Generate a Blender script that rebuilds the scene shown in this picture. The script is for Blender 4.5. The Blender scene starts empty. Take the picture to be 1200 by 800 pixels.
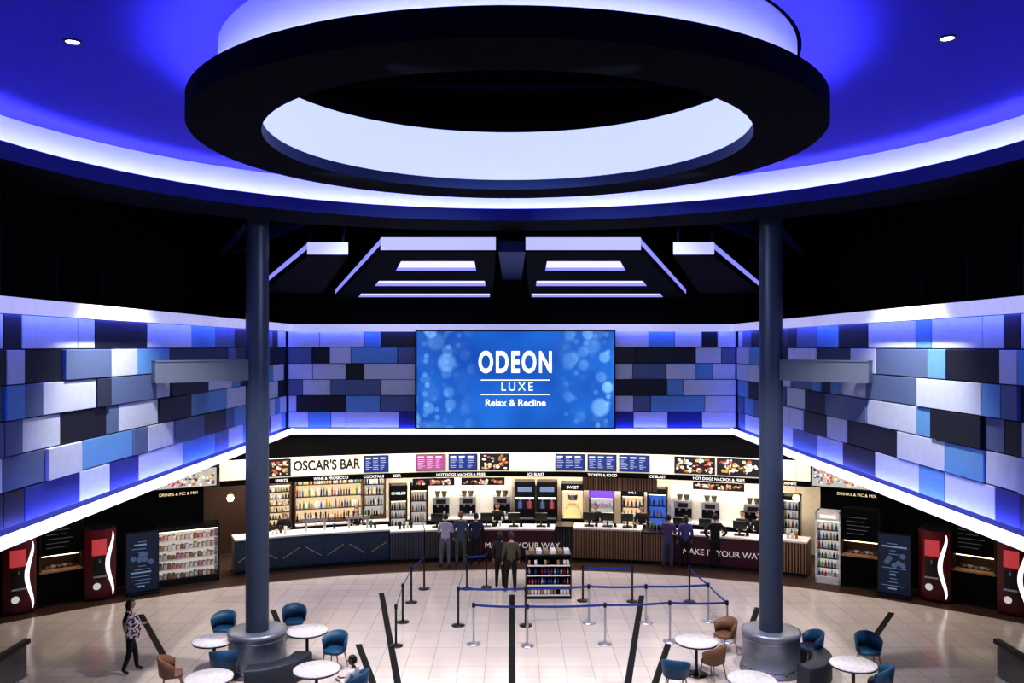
import bpy, bmesh, math, random
from mathutils import Vector, Matrix
random.seed(11)
F=1003.0; CAMZ=7.2; HY=405.0; CY=8.5
def fl(px,py,h=0.0):
    y=F*(CAMZ-h)/(py-HY); return ((px-600)*y/F, y)
def ang(px,R):
    t=(px-600)/F; a,b=-1.4,1.4
    for _ in range(50):
        m=(a+b)/2
        if R*math.sin(m)-t*(CY+R*math.cos(m))<0: a=m
        else: b=m
    return (a+b)/2
S=bpy.context.scene
# ---------------------------------------------------------------- materials
_M={}
def mat(name,col,rough=0.6,metal=0.0,em=None,es=0.0,var=0.12,scale=6.0,spec=0.5):
    if name in _M: return _M[name]
    m=bpy.data.materials.new(name); m.use_nodes=True
    nt=m.node_tree; b=nt.nodes['Principled BSDF']
    tc=nt.nodes.new('ShaderNodeTexCoord'); n=nt.nodes.new('ShaderNodeTexNoise')
    n.inputs['Scale'].default_value=scale; n.inputs['Detail'].default_value=4
    nt.links.new(tc.outputs['Object'],n.inputs['Vector'])
    mx=nt.nodes.new('ShaderNodeMix'); mx.data_type='RGBA'
    mx.inputs[6].default_value=(*[c*(1-var) for c in col],1)
    mx.inputs[7].default_value=(*[min(1,c*(1+var)) for c in col],1)
    nt.links.new(n.outputs['Fac'],mx.inputs[0]); nt.links.new(mx.outputs[2],b.inputs['Base Color'])
    b.inputs['Roughness'].default_value=rough; b.inputs['Metallic'].default_value=metal
    b.inputs['Specular IOR Level'].default_value=spec
    if em:
        b.inputs['Emission Color'].default_value=(*em,1); b.inputs['Emission Strength'].default_value=es
    _M[name]=m; return m
def emi(name,col,s):
    return mat(name,tuple(c*0.3 for c in col),0.6,0,col,s)

black=mat('black_paint',(0.0025,0.0025,0.004),0.8,spec=0.1)
blackg=mat('black_gloss',(0.006,0.006,0.008),0.3)
blackm=mat('black_stone',(0.008,0.008,0.009),0.7,spec=0.2)
navy=mat('navy_paint',(0.008,0.010,0.035),0.6,spec=0.2)
navyring=mat('navy_ring_paint',(0.003,0.0035,0.009),0.8,spec=0.06)
navylip=mat('navy_lip_paint',(0.035,0.055,0.20),0.55,spec=0.3)
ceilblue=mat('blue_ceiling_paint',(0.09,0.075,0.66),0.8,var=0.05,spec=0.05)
covewall=mat('cove_white_paint',(0.85,0.85,0.87),0.8,var=0.03)
strip=emi('cove_led_strip',(0.32,0.35,1.0),37.0)
covein=emi('inner_drum_wall_glow',(0.47,0.53,1.0),1.15)  # drum wall's own glow stands in for light from a hidden LED
ledblue=emi('blue_led_strip',(0.08,0.11,1.0),30.0)
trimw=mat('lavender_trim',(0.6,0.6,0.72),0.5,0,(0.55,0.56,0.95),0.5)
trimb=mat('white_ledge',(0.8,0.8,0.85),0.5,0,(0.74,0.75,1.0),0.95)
wpl=mat('warm_plaster',(0.66,0.58,0.46),0.6)
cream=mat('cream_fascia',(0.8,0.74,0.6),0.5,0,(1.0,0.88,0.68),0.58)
marble=mat('marble',(0.70,0.67,0.66),0.25,var=0.35,scale=12)
wallmarble=mat('pale_wall_stone',(0.78,0.74,0.68),0.3,var=0.08,scale=2)
whitem=mat('white_laminate',(0.78,0.76,0.74),0.35)
wood=mat('oak_slat',(0.33,0.19,0.10),0.5,var=0.3,scale=12)
wooddk=mat('dark_wood',(0.050,0.025,0.016),0.45,var=0.35,scale=8)
burg=mat('burgundy_panel',(0.070,0.009,0.022),0.45)
navyp=mat('navy_counter_panel',(0.018,0.045,0.085),0.4)
gold=mat('brass',(0.75,0.55,0.25),0.3,0.9)
steel=mat('brushed_steel',(0.55,0.56,0.6),0.3,0.9)
colm=mat('column_paint',(0.046,0.062,0.098),0.4,0.1,var=0.06)
beamm=mat('tie_beam_paint',(0.10,0.12,0.15),0.5,0.1,var=0.06)
colb=mat('column_base_metal',(0.25,0.27,0.31),0.35,0.5)
rubber=mat('black_rubber',(0.010,0.010,0.012),0.6)
bluebelt=mat('blue_webbing',(0.02,0.05,0.30),0.7)
glow=emi('warm_led',(1.0,0.8,0.5),3.0)
glasslit=mat('lit_cabinet_back',(0.5,0.5,0.5),0.5,0,(1.0,0.93,0.85),0.42)
amber=mat('amber_backlight',(0.4,0.26,0.14),0.5,0,(1.0,0.74,0.45),0.75)
txtw=emi('text_white',(1,1,1),1.1)
txtd=emi('text_soft_white',(1,0.95,0.9),0.40)
txtg=emi('text_warm',(1.0,0.82,0.5),0.9)
txtk=mat('text_black',(0.01,0.01,0.01),0.6)
# ---------------------------------------------------------------- mesh builder
class MB:
    def __init__(s): s.v=[];s.f=[];s.m=[];s.mats=[];s.sm=[]
    def mi(s,m):
        if m not in s.mats: s.mats.append(m)
        return s.mats.index(m)
    def add(s,vs,fs,m,M=None,smooth=False):
        o=len(s.v)
        for v in vs:
            v=Vector(v); s.v.append(M@v if M else v)
        k=s.mi(m)
        for f in fs: s.f.append([i+o for i in f]); s.m.append(k); s.sm.append(smooth)
    def box(s,x0,x1,y0,y1,z0,z1,m,M=None):
        s.add([(x0,y0,z0),(x1,y0,z0),(x1,y1,z0),(x0,y1,z0),(x0,y0,z1),(x1,y0,z1),(x1,y1,z1),(x0,y1,z1)],
          [(0,3,2,1),(4,5,6,7),(0,1,5,4),(1,2,6,5),(2,3,7,6),(3,0,4,7)],m,M)
    def lathe(s,prof,m,n=24,cx=0,cy=0,M=None,smooth=True,a0=0,a1=2*math.pi):
        full=abs(a1-a0-2*math.pi)<1e-6; k=n if full else n+1; vs=[];fs=[]
        for i in range(k):
            a=a0+(a1-a0)*i/n
            for r,z in prof: vs.append((cx+r*math.cos(a),cy+r*math.sin(a),z))
        p=len(prof)
        for i in range(n):
            j=(i+1)%k
            for q in range(p-1): fs.append((i*p+q,j*p+q,j*p+q+1,i*p+q+1))
        s.add(vs,fs,m,M,smooth)
    def cyl(s,cx,cy,z0,z1,r0,r1,m,n=20,M=None):
        s.lathe([(0.0001,z0),(r0,z0)],m,n,cx,cy,M,False); s.lathe([(r0,z0),(r1,z1)],m,n,cx,cy,M,True); s.lathe([(r1,z1),(0.0001,z1)],m,n,cx,cy,M,False)
    def tube(s,p,q,r,m,n=8,r2=None):
        p=Vector(p);q=Vector(q);d=q-p; L=d.length
        M=Matrix.Translation(p)@d.to_track_quat('Z','Y').to_matrix().to_4x4()
        s.cyl(0,0,0,L,r,r if r2 is None else r2,m,n,M)
    def arc(s,R0,R1,z0,z1,a0,a1,m,n=16):
        vs=[];fs=[]
        for i in range(n+1):
            a=a0+(a1-a0)*i/n; sx,cx=math.sin(a),math.cos(a)
            for R,z in((R0,z0),(R1,z0),(R1,z1),(R0,z1)): vs.append((R*sx,CY+R*cx,z))
        for i in range(n):
            o=4*i
            for q in range(4): fs.append((o+q,o+(q+1)%4,o+4+(q+1)%4,o+4+q))
        fs.append((0,1,2,3)); fs.append((4*n,4*n+3,4*n+2,4*n+1)); s.add(vs,fs,m)
    def obj(s,name,loc=(0,0,0),rz=0,parent=None,bevel=0):
        me=bpy.data.meshes.new(name); me.from_pydata([tuple(v) for v in s.v],[],s.f)
        for m in s.mats: me.materials.append(m)
        for i,p in enumerate(me.polygons): p.material_index=s.m[i]; p.use_smooth=s.sm[i]
        bm=bmesh.new(); bm.from_mesh(me); bmesh.ops.recalc_face_normals(bm,faces=bm.faces); bm.to_mesh(me); bm.free()
        o=bpy.data.objects.new(name,me); S.collection.objects.link(o); o.location=loc; o.rotation_euler=(0,0,rz)
        if parent: o.parent=parent
        if bevel:
            b=o.modifiers.new('bevel','BEVEL'); b.width=bevel; b.segments=2; b.limit_method='ANGLE'
        return o
def text(name,body,size,loc,m,parent=None,rz=0,bold=0.0,sx=1.0,ex=0.004,spacing=1.0):
    c=bpy.data.curves.new(name,'FONT'); c.body=body; c.size=size; c.align_x='CENTER'; c.align_y='CENTER'
    c.extrude=ex; c.offset=bold; c.space_character=spacing; c.materials.append(m)
    o=bpy.data.objects.new(name,c); S.collection.objects.link(o); o.location=loc; o.rotation_euler=(math.pi/2,0,rz); o.scale=(sx,1,1)
    if parent: o.parent=parent
    return o
def place(px,R,z=0):
    a=ang(px,R); return (R*math.sin(a),CY+R*math.cos(a),z),-a
# ---------------------------------------------------------------- camera
cd=bpy.data.cameras.new('camera'); cam=bpy.data.objects.new('camera',cd); S.collection.objects.link(cam)
cd.sensor_width=36; cd.lens=F/1200*36; cd.shift_y=5/1200.0; cam.location=(0,0,CAMZ); cam.rotation_euler=(math.pi/2,0,0); cd.clip_end=200
S.camera=cam
S.view_settings.view_transform='Standard'
try: S.view_settings.look='Medium High Contrast'
except Exception as e: print('look',e)
w=bpy.data.worlds.new('world'); w.use_nodes=True; S.world=w
w.node_tree.nodes['Background'].inputs[0].default_value=(0.04,0.05,0.15,1); w.node_tree.nodes['Background'].inputs[1].default_value=0.12
# ---------------------------------------------------------------- floor
b=MB(); b.box(-17,17,-2,34,-0.2,0,wooddk); b.obj('floor')
tm=bpy.data.materials.new('floor_tile'); tm.use_nodes=True; nt=tm.node_tree; pb=nt.nodes['Principled BSDF']
tc=nt.nodes.new('ShaderNodeTexCoord'); br=nt.nodes.new('ShaderNodeTexBrick'); br.offset=0.0
br.inputs['Color1'].default_value=(0.62,0.55,0.51,1); br.inputs['Color2'].default_value=(0.57,0.50,0.47,1); br.inputs['Mortar'].default_value=(0.40,0.35,0.33,1)
br.inputs['Scale'].default_value=1.0; br.inputs['Brick Width'].default_value=0.6; br.inputs['Row Height'].default_value=0.6; br.inputs['Mortar Size'].default_value=0.009
nt.links.new(tc.outputs['Object'],br.inputs['Vector']); nt.links.new(br.outputs['Color'],pb.inputs['Base Color']); pb.inputs['Roughness'].default_value=0.16
b=MB(); b.lathe([(0.001,0.006),(19.0,0.006),(19.0,0.0)],tm,128,0,CY,None,False,math.radians(8),math.radians(172)); b.obj('floor_tiles')
b=MB()
for (x1,y1,x2,y2) in [(165,720,197,778),(447,695,466,800),(600,697,600,800),(752,698,736,800),(888,712,878,740),(1045,718,1010,768),(420,755,437,800),(783,755,768,800),(320,715,330,740)]:
    p=Vector(fl(x1,y1)); q=Vector(fl(x2,y2)); d=(q-p).normalized(); n=Vector((-d.y,d.x))*0.075
    if y2>=800: q=q+d*5
    vs=[(*(p+n),0.006),(*(p-n),0.006),(*(q-n),0.006),(*(q+n),0.006)]; vs=vs+[(v[0],v[1],0.012) for v in vs]
    b.add(vs,[(0,1,2,3),(4,7,6,5),(0,4,5,1),(1,5,6,2),(2,6,7,3),(3,7,4,0)],blackm)
b.obj('floor_inlay_strips')
# ---------------------------------------------------------------- walls
WX=7.42; WY=28.0; ZT=7.9; ZB=4.33; P1=7.67; P0=4.53; RH=(P1-P0)/6
b=MB(); b.box(-WX-0.25,-WX,-2,WY+0.2,ZB,ZT,navy); b.obj('wall_left')
b=MB(); b.box(WX,WX+0.25,-2,WY+0.2,ZB,ZT,navy); b.obj('wall_right')
b=MB(); b.box(-WX,WX,WY,WY+0.2,ZB,ZT,navy); b.obj('wall_back')
b=MB(); b.box(-9.8,-9.6,-2,28.2,ZT,11.8,black); b.box(-9.6,-WX-0.25,-2,28.2,ZT-0.1,ZT,black)
for i in range(14): b.box(-9.6,-9.57,2*i,2*i+.03,ZT,11.8,blackg)
b.obj('wall_upper_left')
b=MB(); b.box(9.6,9.8,-2,28.2,ZT,11.8,black); b.box(WX+0.25,9.6,-2,28.2,ZT-0.1,ZT,black)
for i in range(14): b.box(9.57,9.6,2*i,2*i+.03,ZT,11.8,blackg)
b.obj('wall_upper_right')
b=MB(); b.box(-9.6,9.6,WY,WY+0.2,ZT,11.8,black); b.obj('wall_upper_back')
b=MB(); b.box(-9.8,9.8,-2,28.2,11.8,12,black); b.obj('ceiling')
b=MB(); b.box(-17,-WX-.26,-2,34,ZB,ZB+.1,black); b.box(WX+.26,17,-2,34,ZB,ZB+.1,black); b.box(-WX,WX,WY+.21,34,ZB,ZB+.1,black); b.obj('ceiling_lower')
pc={'K':mat('panel_black',(0.004,0.005,0.010),0.5),'D':mat('panel_charcoal',(0.022,0.027,0.048),0.55),'S':mat('panel_slate',(0.08,0.115,0.21),0.6),
    'M':mat('panel_steel_blue',(0.10,0.25,0.47),0.6),'L':mat('panel_pale_grey',(0.43,0.47,0.56),0.6),'B':mat('panel_deep_blue',(0.012,0.02,0.16),0.5)}
def fillrow(given,lo,hi):
    out=list(given); pos=out[-1][1] if out else lo
    prev=out[-1][2] if out else ''
    while pos<hi-0.01:
        wd=random.choice([0.6,1.0,1.2,1.5,1.8]); e=min(hi,pos+wd)
        if hi-e<0.4: e=hi
        c=random.choice([k for k in 'KDSMLLMSKL' if k!=prev or k=='L']); out.append((pos,e,c)); pos=e; prev=c
    return out
def wy(px): return WX*F/abs(600-px)
leftrows=[
 [(0,22,'K'),(22,88,'L'),(88,108,'L'),(108,170,'K'),(170,222,'L'),(222,250,'M')],
 [(0,22,'L'),(22,70,'K'),(70,125,'S'),(125,157,'L'),(157,195,'M'),(195,265,'D')],
 [(0,22,'M'),(22,45,'S'),(45,108,'L'),(108,125,'D'),(125,180,'S'),(180,197,'L'),(197,240,'K')],
 [(0,22,'S'),(22,68,'L'),(68,122,'K'),(122,137,'S'),(137,183,'L'),(183,221,'K'),(221,262,'M')],
 [(0,50,'S'),(50,90,'L'),(90,153,'M'),(153,170,'S'),(170,200,'L'),(200,235,'S'),(235,262,'K')],
 [(0,25,'K'),(25,90,'B'),(90,126,'L'),(126,160,'B'),(160,212,'L'),(212,250,'M')]]
rightrows=[
 [(1200,1180,'K'),(1180,1155,'L'),(1155,1095,'L'),(1095,1076,'M'),(1076,1020,'L'),(1020,985,'K'),(985,960,'M')],
 [(1200,1178,'L'),(1178,1115,'K'),(1115,1093,'M'),(1093,1030,'S'),(1030,1000,'L'),(1000,960,'D')],
 [(1200,1180,'S'),(1180,1158,'M'),(1158,1080,'L'),(1080,1018,'S'),(1018,990,'L')],
 [(1200,1180,'K'),(1180,1157,'S'),(1157,1096,'K'),(1096,1078,'M'),(1078,1020,'L'),(1020,972,'S')],
 [(1200,1158,'L'),(1158,1112,'M'),(1112,1055,'L'),(1055,995,'K'),(995,972,'L'),(972,945,'K')],
 [(1200,1170,'B'),(1170,1110,'L'),(1110,1080,'M'),(1080,1028,'L'),(1028,990,'K'),(990,960,'L')]]
for side,rows,nm in((-1,leftrows,'wall_panels_left'),(1,rightrows,'wall_panels_right')):
    b=MB()
    for r,row in enumerate(rows):
        g=[(wy(a),wy(c),k) for a,c,k in row]
        pos=g[0][0]; pre=[]
        while pos>-1.5:
            wd=random.choice([0.9,1.2,1.8]); pre.append((pos-wd,pos,random.choice('KSMLL'))); pos-=wd
        g=fillrow(pre[::-1]+g,0,WY-0.12)
        z1=P1-r*RH; z0=z1-RH
        for (a,c,k) in g:
            t=random.choice([0.04,0.07,0.10]) if 0<r<5 else 0.05; x0,x1=(-WX,-WX+t) if side<0 else (WX-t,WX)
            b.box(x0,x1,a+0.01,c-0.01,z0+0.01,z1-0.01,pc[k])
    b.obj(nm,bevel=0.008)
def bx(px): return (px-600)*WY/F
back=[
 [(335,375,'L'),(375,427,'L'),(427,447,'M'),(447,487,'K'),(487,720,'L'),(720,760,'L'),(760,790,'M'),(790,822,'L'),(822,840,'K'),(840,875,'L')],
 [(335,366,'S'),(366,387,'K'),(387,412,'L'),(412,466,'M'),(466,487,'S'),(487,720,'L'),(720,745,'K'),(745,815,'K'),(815,845,'L'),(845,875,'S')],
 [(335,367,'L'),(367,406,'L'),(406,427,'K'),(427,487,'L'),(487,720,'L'),(720,741,'L'),(741,780,'S'),(780,815,'L'),(815,835,'M'),(835,875,'L')],
 [(335,355,'S'),(355,388,'L'),(388,446,'S'),(446,487,'L'),(487,720,'L'),(720,781,'K'),(781,800,'M'),(800,862,'L'),(862,875,'S')],
 [(335,348,'L'),(348,406,'K'),(406,446,'M'),(446,487,'S'),(487,720,'L'),(720,742,'L'),(742,762,'S'),(762,825,'M'),(825,875,'L')],
 [(335,362,'L'),(362,388,'M'),(388,406,'L'),(406,468,'L'),(468,487,'B'),(487,720,'L'),(720,742,'B'),(742,782,'L'),(782,822,'B'),(822,875,'L')]]
b=MB()
for r,row in enumerate(back):
    z1=P1-r*RH; z0=z1-RH
    for a,c,k in row:
        xa,xc=max(bx(a),-WX+0.12),min(bx(c),WX-0.12)
        if c==875: xc=WX-0.12
        if a==335: xa=-WX+0.12
        t=random.choice([0.05,0.08,0.1]); b.box(xa+.01,xc-.01,WY-t,WY,z0+.01,z1-.01,pc[k])
b.obj('wall_panels_back',bevel=0.008)
def trim(nm,axis,s):
    b=MB()
    if axis=='x':
        a=lambda d0,d1,z0,z1,m: b.box(min(s*(WX-d0),s*(WX-d1)),max(s*(WX-d0),s*(WX-d1)),-2,WY-0.1,z0,z1,m)
    else:
        a=lambda d0,d1,z0,z1,m: b.box(-WX+0.28,WX-0.28,WY-d1,WY-d0,z0,z1,m)
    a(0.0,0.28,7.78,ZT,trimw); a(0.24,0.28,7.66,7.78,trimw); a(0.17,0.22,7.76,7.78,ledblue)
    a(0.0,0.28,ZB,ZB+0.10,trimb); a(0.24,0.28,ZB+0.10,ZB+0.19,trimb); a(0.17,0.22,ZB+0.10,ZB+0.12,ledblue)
    b.obj(nm)
trim('trim_1','x',-1); trim('trim_2','x',1); trim('trim_3','y',0)
# ---------------------------------------------------------------- LED screen
b=MB(); W,H=6.48,3.22
scm=bpy.data.materials.new('led_screen_blue'); scm.use_nodes=True; nt=scm.node_tree; pb=nt.nodes['Principled BSDF']
tc=nt.nodes.new('ShaderNodeTexCoord'); nz=nt.nodes.new('ShaderNodeTexNoise'); nz.inputs['Scale'].default_value=0.45; cr=nt.nodes.new('ShaderNodeValToRGB')
cr.color_ramp.elements[0].color=(0.006,0.075,0.40,1); cr.color_ramp.elements[0].position=.35; cr.color_ramp.elements[1].color=(0.018,0.17,0.64,1); cr.color_ramp.elements[1].position=.70
nt.links.new(tc.outputs['Object'],nz.inputs['Vector']); nt.links.new(nz.outputs['Fac'],cr.inputs['Fac'])
sep=nt.nodes.new('ShaderNodeSeparateXYZ'); nt.links.new(tc.outputs['Object'],sep.inputs[0])
def mth(op,a,b_=None,c=None,clamp=False):
    n=nt.nodes.new('ShaderNodeMath'); n.operation=op; n.use_clamp=clamp
    for i,v in enumerate((a,b_,c)):
        if v is None: continue
        if isinstance(v,(int,float)): n.inputs[i].default_value=v
        else: nt.links.new(v,n.inputs[i])
    return n.outputs[0]
ax=mth('ABSOLUTE',sep.outputs['X']); sidew=mth('MULTIPLY_ADD',ax,0.55,-0.68,True)
cmb=nt.nodes.new('ShaderNodeCombineXYZ'); nt.links.new(sep.outputs['X'],cmb.inputs['X']); nt.links.new(sep.outputs['Z'],cmb.inputs['Y'])
tot=None
for sc,rad,st in((1.0,.34,.85),(1.6,.34,.95),(2.9,.30,.6)):
    vo=nt.nodes.new('ShaderNodeTexVoronoi'); vo.voronoi_dimensions='2D'; vo.inputs['Scale'].default_value=sc; vo.inputs['Randomness'].default_value=.8
    nt.links.new(cmb.outputs[0],vo.inputs['Vector'])
    mr=nt.nodes.new('ShaderNodeMapRange'); mr.inputs['From Min'].default_value=rad; mr.inputs['From Max'].default_value=rad-.13; mr.inputs['To Max'].default_value=1
    nt.links.new(vo.outputs['Distance'],mr.inputs['Value'])
    s2=nt.nodes.new('ShaderNodeSeparateColor'); nt.links.new(vo.outputs['Color'],s2.inputs[0])
    k=mth('MULTIPLY',mr.outputs[0],mth('MULTIPLY',mth('POWER',s2.outputs[0],1.8),st)); tot=k if tot is None else mth('ADD',tot,k)
fac=mth('MULTIPLY',tot,sidew,None,True)
mx=nt.nodes.new('ShaderNodeMix'); mx.data_type='RGBA'; nt.links.new(fac,mx.inputs[0]); nt.links.new(cr.outputs['Color'],mx.inputs[6]); mx.inputs[7].default_value=(0.25,0.55,1.0,1)
nt.links.new(mx.outputs[2],pb.inputs['Emission Color']); pb.inputs['Emission Strength'].default_value=1.0
pb.inputs['Base Color'].default_value=(0.01,0.02,0.05,1); pb.inputs['Roughness'].default_value=0.4
b.box(-W/2,W/2,-0.04,0.12,-H/2,H/2,blackg); b.box(-W/2+.05,W/2-.05,-0.05,-0.04,-H/2+.05,H/2-.05,scm)
scr=b.obj('cinema_led_screen',((604-600)*27.75/F,27.75,CAMZ-(444.5-405)*27.75/F))
text('title_text','ODEON',0.95,(0,-0.075,0.53),txtw,scr,bold=0.03,sx=0.62,spacing=1.2)
text('subtitle_text','LUXE',0.40,(0.05,-0.075,-0.24),txtw,scr,bold=0.0,sx=0.9,spacing=1.35)
text('tagline_text','Relax & Recline',0.31,(0,-0.075,-0.76),txtw,scr,bold=0.006)
b=MB(); b.box(-1.12,1.12,-0.075,-0.07,-0.03,0.0,txtw); b.box(-1.12,1.12,-0.075,-0.07,-0.50,-0.47,txtw); b.obj('rule_lines',parent=scr)
# ---------------------------------------------------------------- ceiling disc, ring
DC=10.6
b=MB()
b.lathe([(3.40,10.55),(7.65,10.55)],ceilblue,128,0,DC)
b.lathe([(7.65,10.55),(7.65,9.92)],covewall,128,0,DC)
b.lathe([(7.65,9.92),(7.28,9.92)],navyring,128,0,DC,None,False)
b.lathe([(7.28,9.92),(7.28,10.05),(7.2,10.05)],navyring,128,0,DC,None,False)
b.lathe([(7.2,10.05),(7.2,9.8)],navylip,128,0,DC,None,False)
b.lathe([(7.2,9.8),(8.8,9.8),(8.8,10.75),(3.40,10.75)],navyring,128,0,DC,None,False)
b.lathe([(7.34,9.925),(7.34,9.95),(7.42,9.95),(7.42,9.925)],strip,128,0,DC,None,False)
disc=b.obj('ceiling_disc')
b=MB(); R,r,zb=3.74,2.93,9.67
b.lathe([(R,zb+0.26),(R,zb),(r,zb)],navyring,128,0,DC,None,False)
b.lathe([(r,zb),(r,zb+0.15),(r+.06,zb+0.15)],navylip,128,0,DC,None,False)
b.lathe([(r+.06,zb+.15),(r+.06,zb+.08),(r+.2,zb+.08)],navyring,128,0,DC,None,False)
b.lathe([(R,zb+.26),(R-.06,zb+.26),(R-.06,zb+.14),(R-.34,zb+.14)],navyring,128,0,DC,None,False)
b.lathe([(R-.34,zb+.14),(R-.34,10.55)],covewall,128,0,DC)
b.lathe([(R-.11,zb+.142),(R-.11,zb+.165),(R-.18,zb+.165),(R-.18,zb+.142)],strip,128,0,DC,None,False)
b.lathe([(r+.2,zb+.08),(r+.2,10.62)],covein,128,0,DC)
b.lathe([(r+.2,10.62),(r+.2,10.8),(R-.34,10.8),(R-.34,10.55)],navyring,128,0,DC,None,False)
b.obj('ceiling_ring',(-.05,0,0))
b=MB()
for i in range(-3,4):
    y=DC+i*0.95; b.box(-3.3,3.3,y-.04,y+.04,11.25,11.3,navy); b.box(-3.3,3.3,y-.04,y+.04,11.7,11.75,navy)
    for j in range(12):
        x=-3.2+j*.53; b.tube((x,y,11.3),(x+.27,y,11.7),.02,navy,5); b.tube((x+.27,y,11.7),(x+.53,y,11.3),.02,navy,5)
    for sx in(-3.2,3.2): b.tube((sx,y,11.7),(sx,y,11.8),.03,navy,6)
b.obj('roof_truss')
lampe=emi('downlight_lens',(1.0,0.85,0.8),10)
for px,py in((85,50),(1110,46)):
    y=F*3.33/(405-py); x=(px-600)*y/F
    b=MB(); b.lathe([(.10,0),(.10,-.02),(.075,-.02),(.07,.0)],navylip,20,0,0); b.cyl(0,0,-.012,-.004,.07,.07,lampe,20); b.obj('recessed_downlight',(x,y,10.55))
# ---------------------------------------------------------------- sloped light rafts
def rz_(py): return 3565/(405-py+72.7)
def rp(px,py,up=0):
    y=rz_(py); h=2.14-(y-19.5)*.0725; return ((px-600)*y/F,y,CAMZ+h+up)
raftglow=emi('raft_edge_glow',(0.50,0.51,1.0),0.9); raftside=emi('raft_side_glow',(0.28,0.28,1.0),0.95); slotm=emi('raft_slot_light',(0.60,0.60,1.0),1.2)
def raft(nm,mir,out,slots,fsc):
    f=(lambda x:1197-x) if mir else (lambda x:x)
    b=MB(); q=[rp(f(x),y) for x,y in out]; n=len(q)
    up=[(v[0],v[1],v[2]+.33) for v in q]
    for i in range(n):
        j=(i+1)%n; lit=fsc[i]
        if lit:
            side=(i!=0); e=.16 if side else .04; g=.30 if side else .33
            md=[(v[0],v[1],v[2]+e) for v in (q[i],q[j])]; tp=[(v[0],v[1],v[2]+g) for v in (q[i],q[j])]
            b.add([q[i],q[j],md[1],md[0]],[(0,1,2,3)],black); b.add([md[0],md[1],tp[1],tp[0]],[(0,1,2,3)],raftside if side else raftglow)
            b.add([tp[0],tp[1],up[j],up[i]],[(0,1,2,3)],black)
        else: b.add([q[i],q[j],up[j],up[i]],[(0,1,2,3)],black)
    def edge(py,side):
        (xa,ya),(xb,yb)=((out[0],out[3]) if side==0 else (out[1],out[2]))
        t=(py-ya)/(yb-ya); t=max(0,min(1,t)); return xa+(xb-xa)*t
    yE=out[2][1]; cur=out[0][1]
    for (xl,xr,ya,yb,xl2,xr2) in slots:
        b.add([rp(f(edge(cur,0)),cur),rp(f(edge(cur,1)),cur),rp(f(edge(ya,1)),ya),rp(f(edge(ya,0)),ya)],[(0,1,2,3)],black)
        b.add([rp(f(edge(ya,0)),ya),rp(f(xl),ya),rp(f(xl2),yb),rp(f(edge(yb,0)),yb)],[(0,1,2,3)],black)
        b.add([rp(f(xr),ya),rp(f(edge(ya,1)),ya),rp(f(edge(yb,1)),yb),rp(f(xr2),yb)],[(0,1,2,3)],black)
        lo=[rp(f(xl),ya),rp(f(xr),ya),rp(f(xr2),yb),rp(f(xl2),yb)]; hi=[(v[0],v[1],v[2]+.08) for v in lo]
        b.add(hi,[(0,1,2,3)],slotm)
        for i in range(4): b.add([lo[i],lo[(i+1)%4],hi[(i+1)%4],hi[i]],[(0,1,2,3)],raftside)
        cur=yb
    b.add([rp(f(edge(cur,0)),cur),rp(f(edge(cur,1)),cur),rp(f(edge(yE,1)),yE),rp(f(edge(yE,0)),yE)],[(0,1,2,3)],black)
    b.add(up,[tuple(range(n))],black)
    for k in (0,1):
        v=Vector(up[k])*0.85+Vector(up[2])*0.15
        for dx in(-.12,.12): b.tube(v,(v.x+dx,v.y,11.79),.010,navylip,5)
    b.obj(nm)
for mir in(False,True):
    raft('suspended_light_raft',mir,[(446,295),(581,295),(577,350),(393,350)],[(470,556,306,317,464,558),(444,568,329,335,439,569),(423,574,344,348,420,574)],[1,0,0,1])
    raft('suspended_side_raft',mir,[(360,300),(408,300),(378,343),(305,343)],[],[1,0,0,1])
b=MB()
b.box(-.31,.31,19.6,27.9,9.35,9.6,navylip)
for sx in(-1,1): b.tube((sx*.25,19.8,9.6),(sx*.25,19.8,11.79),.03,navylip,6); b.tube((sx*.25,27,9.6),(sx*.25,27,11.79),.03,navylip,6)
b.obj('suspended_spine_beam')
b=MB()
for (x0,x1) in((-2.6,-9),(2.6,9),(-5.2,-9.4),(5.2,9.4)):
    p=Vector((x0,19.6,10.9)); q=Vector((x1,27.8,10.2)); d=(q-p); n=Vector((-d.y,d.x,0)).normalized()*.12
    vs=[p+n,p-n,q-n,q+n]; vs=[tuple(v) for v in vs]+[(v.x,v.y,v.z+.35) for v in vs]
    b.add(vs,[(0,1,2,3),(4,7,6,5),(0,4,5,1),(1,5,6,2),(2,6,7,3),(3,7,4,0)],navylip)
b.obj('roof_rafters')
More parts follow.
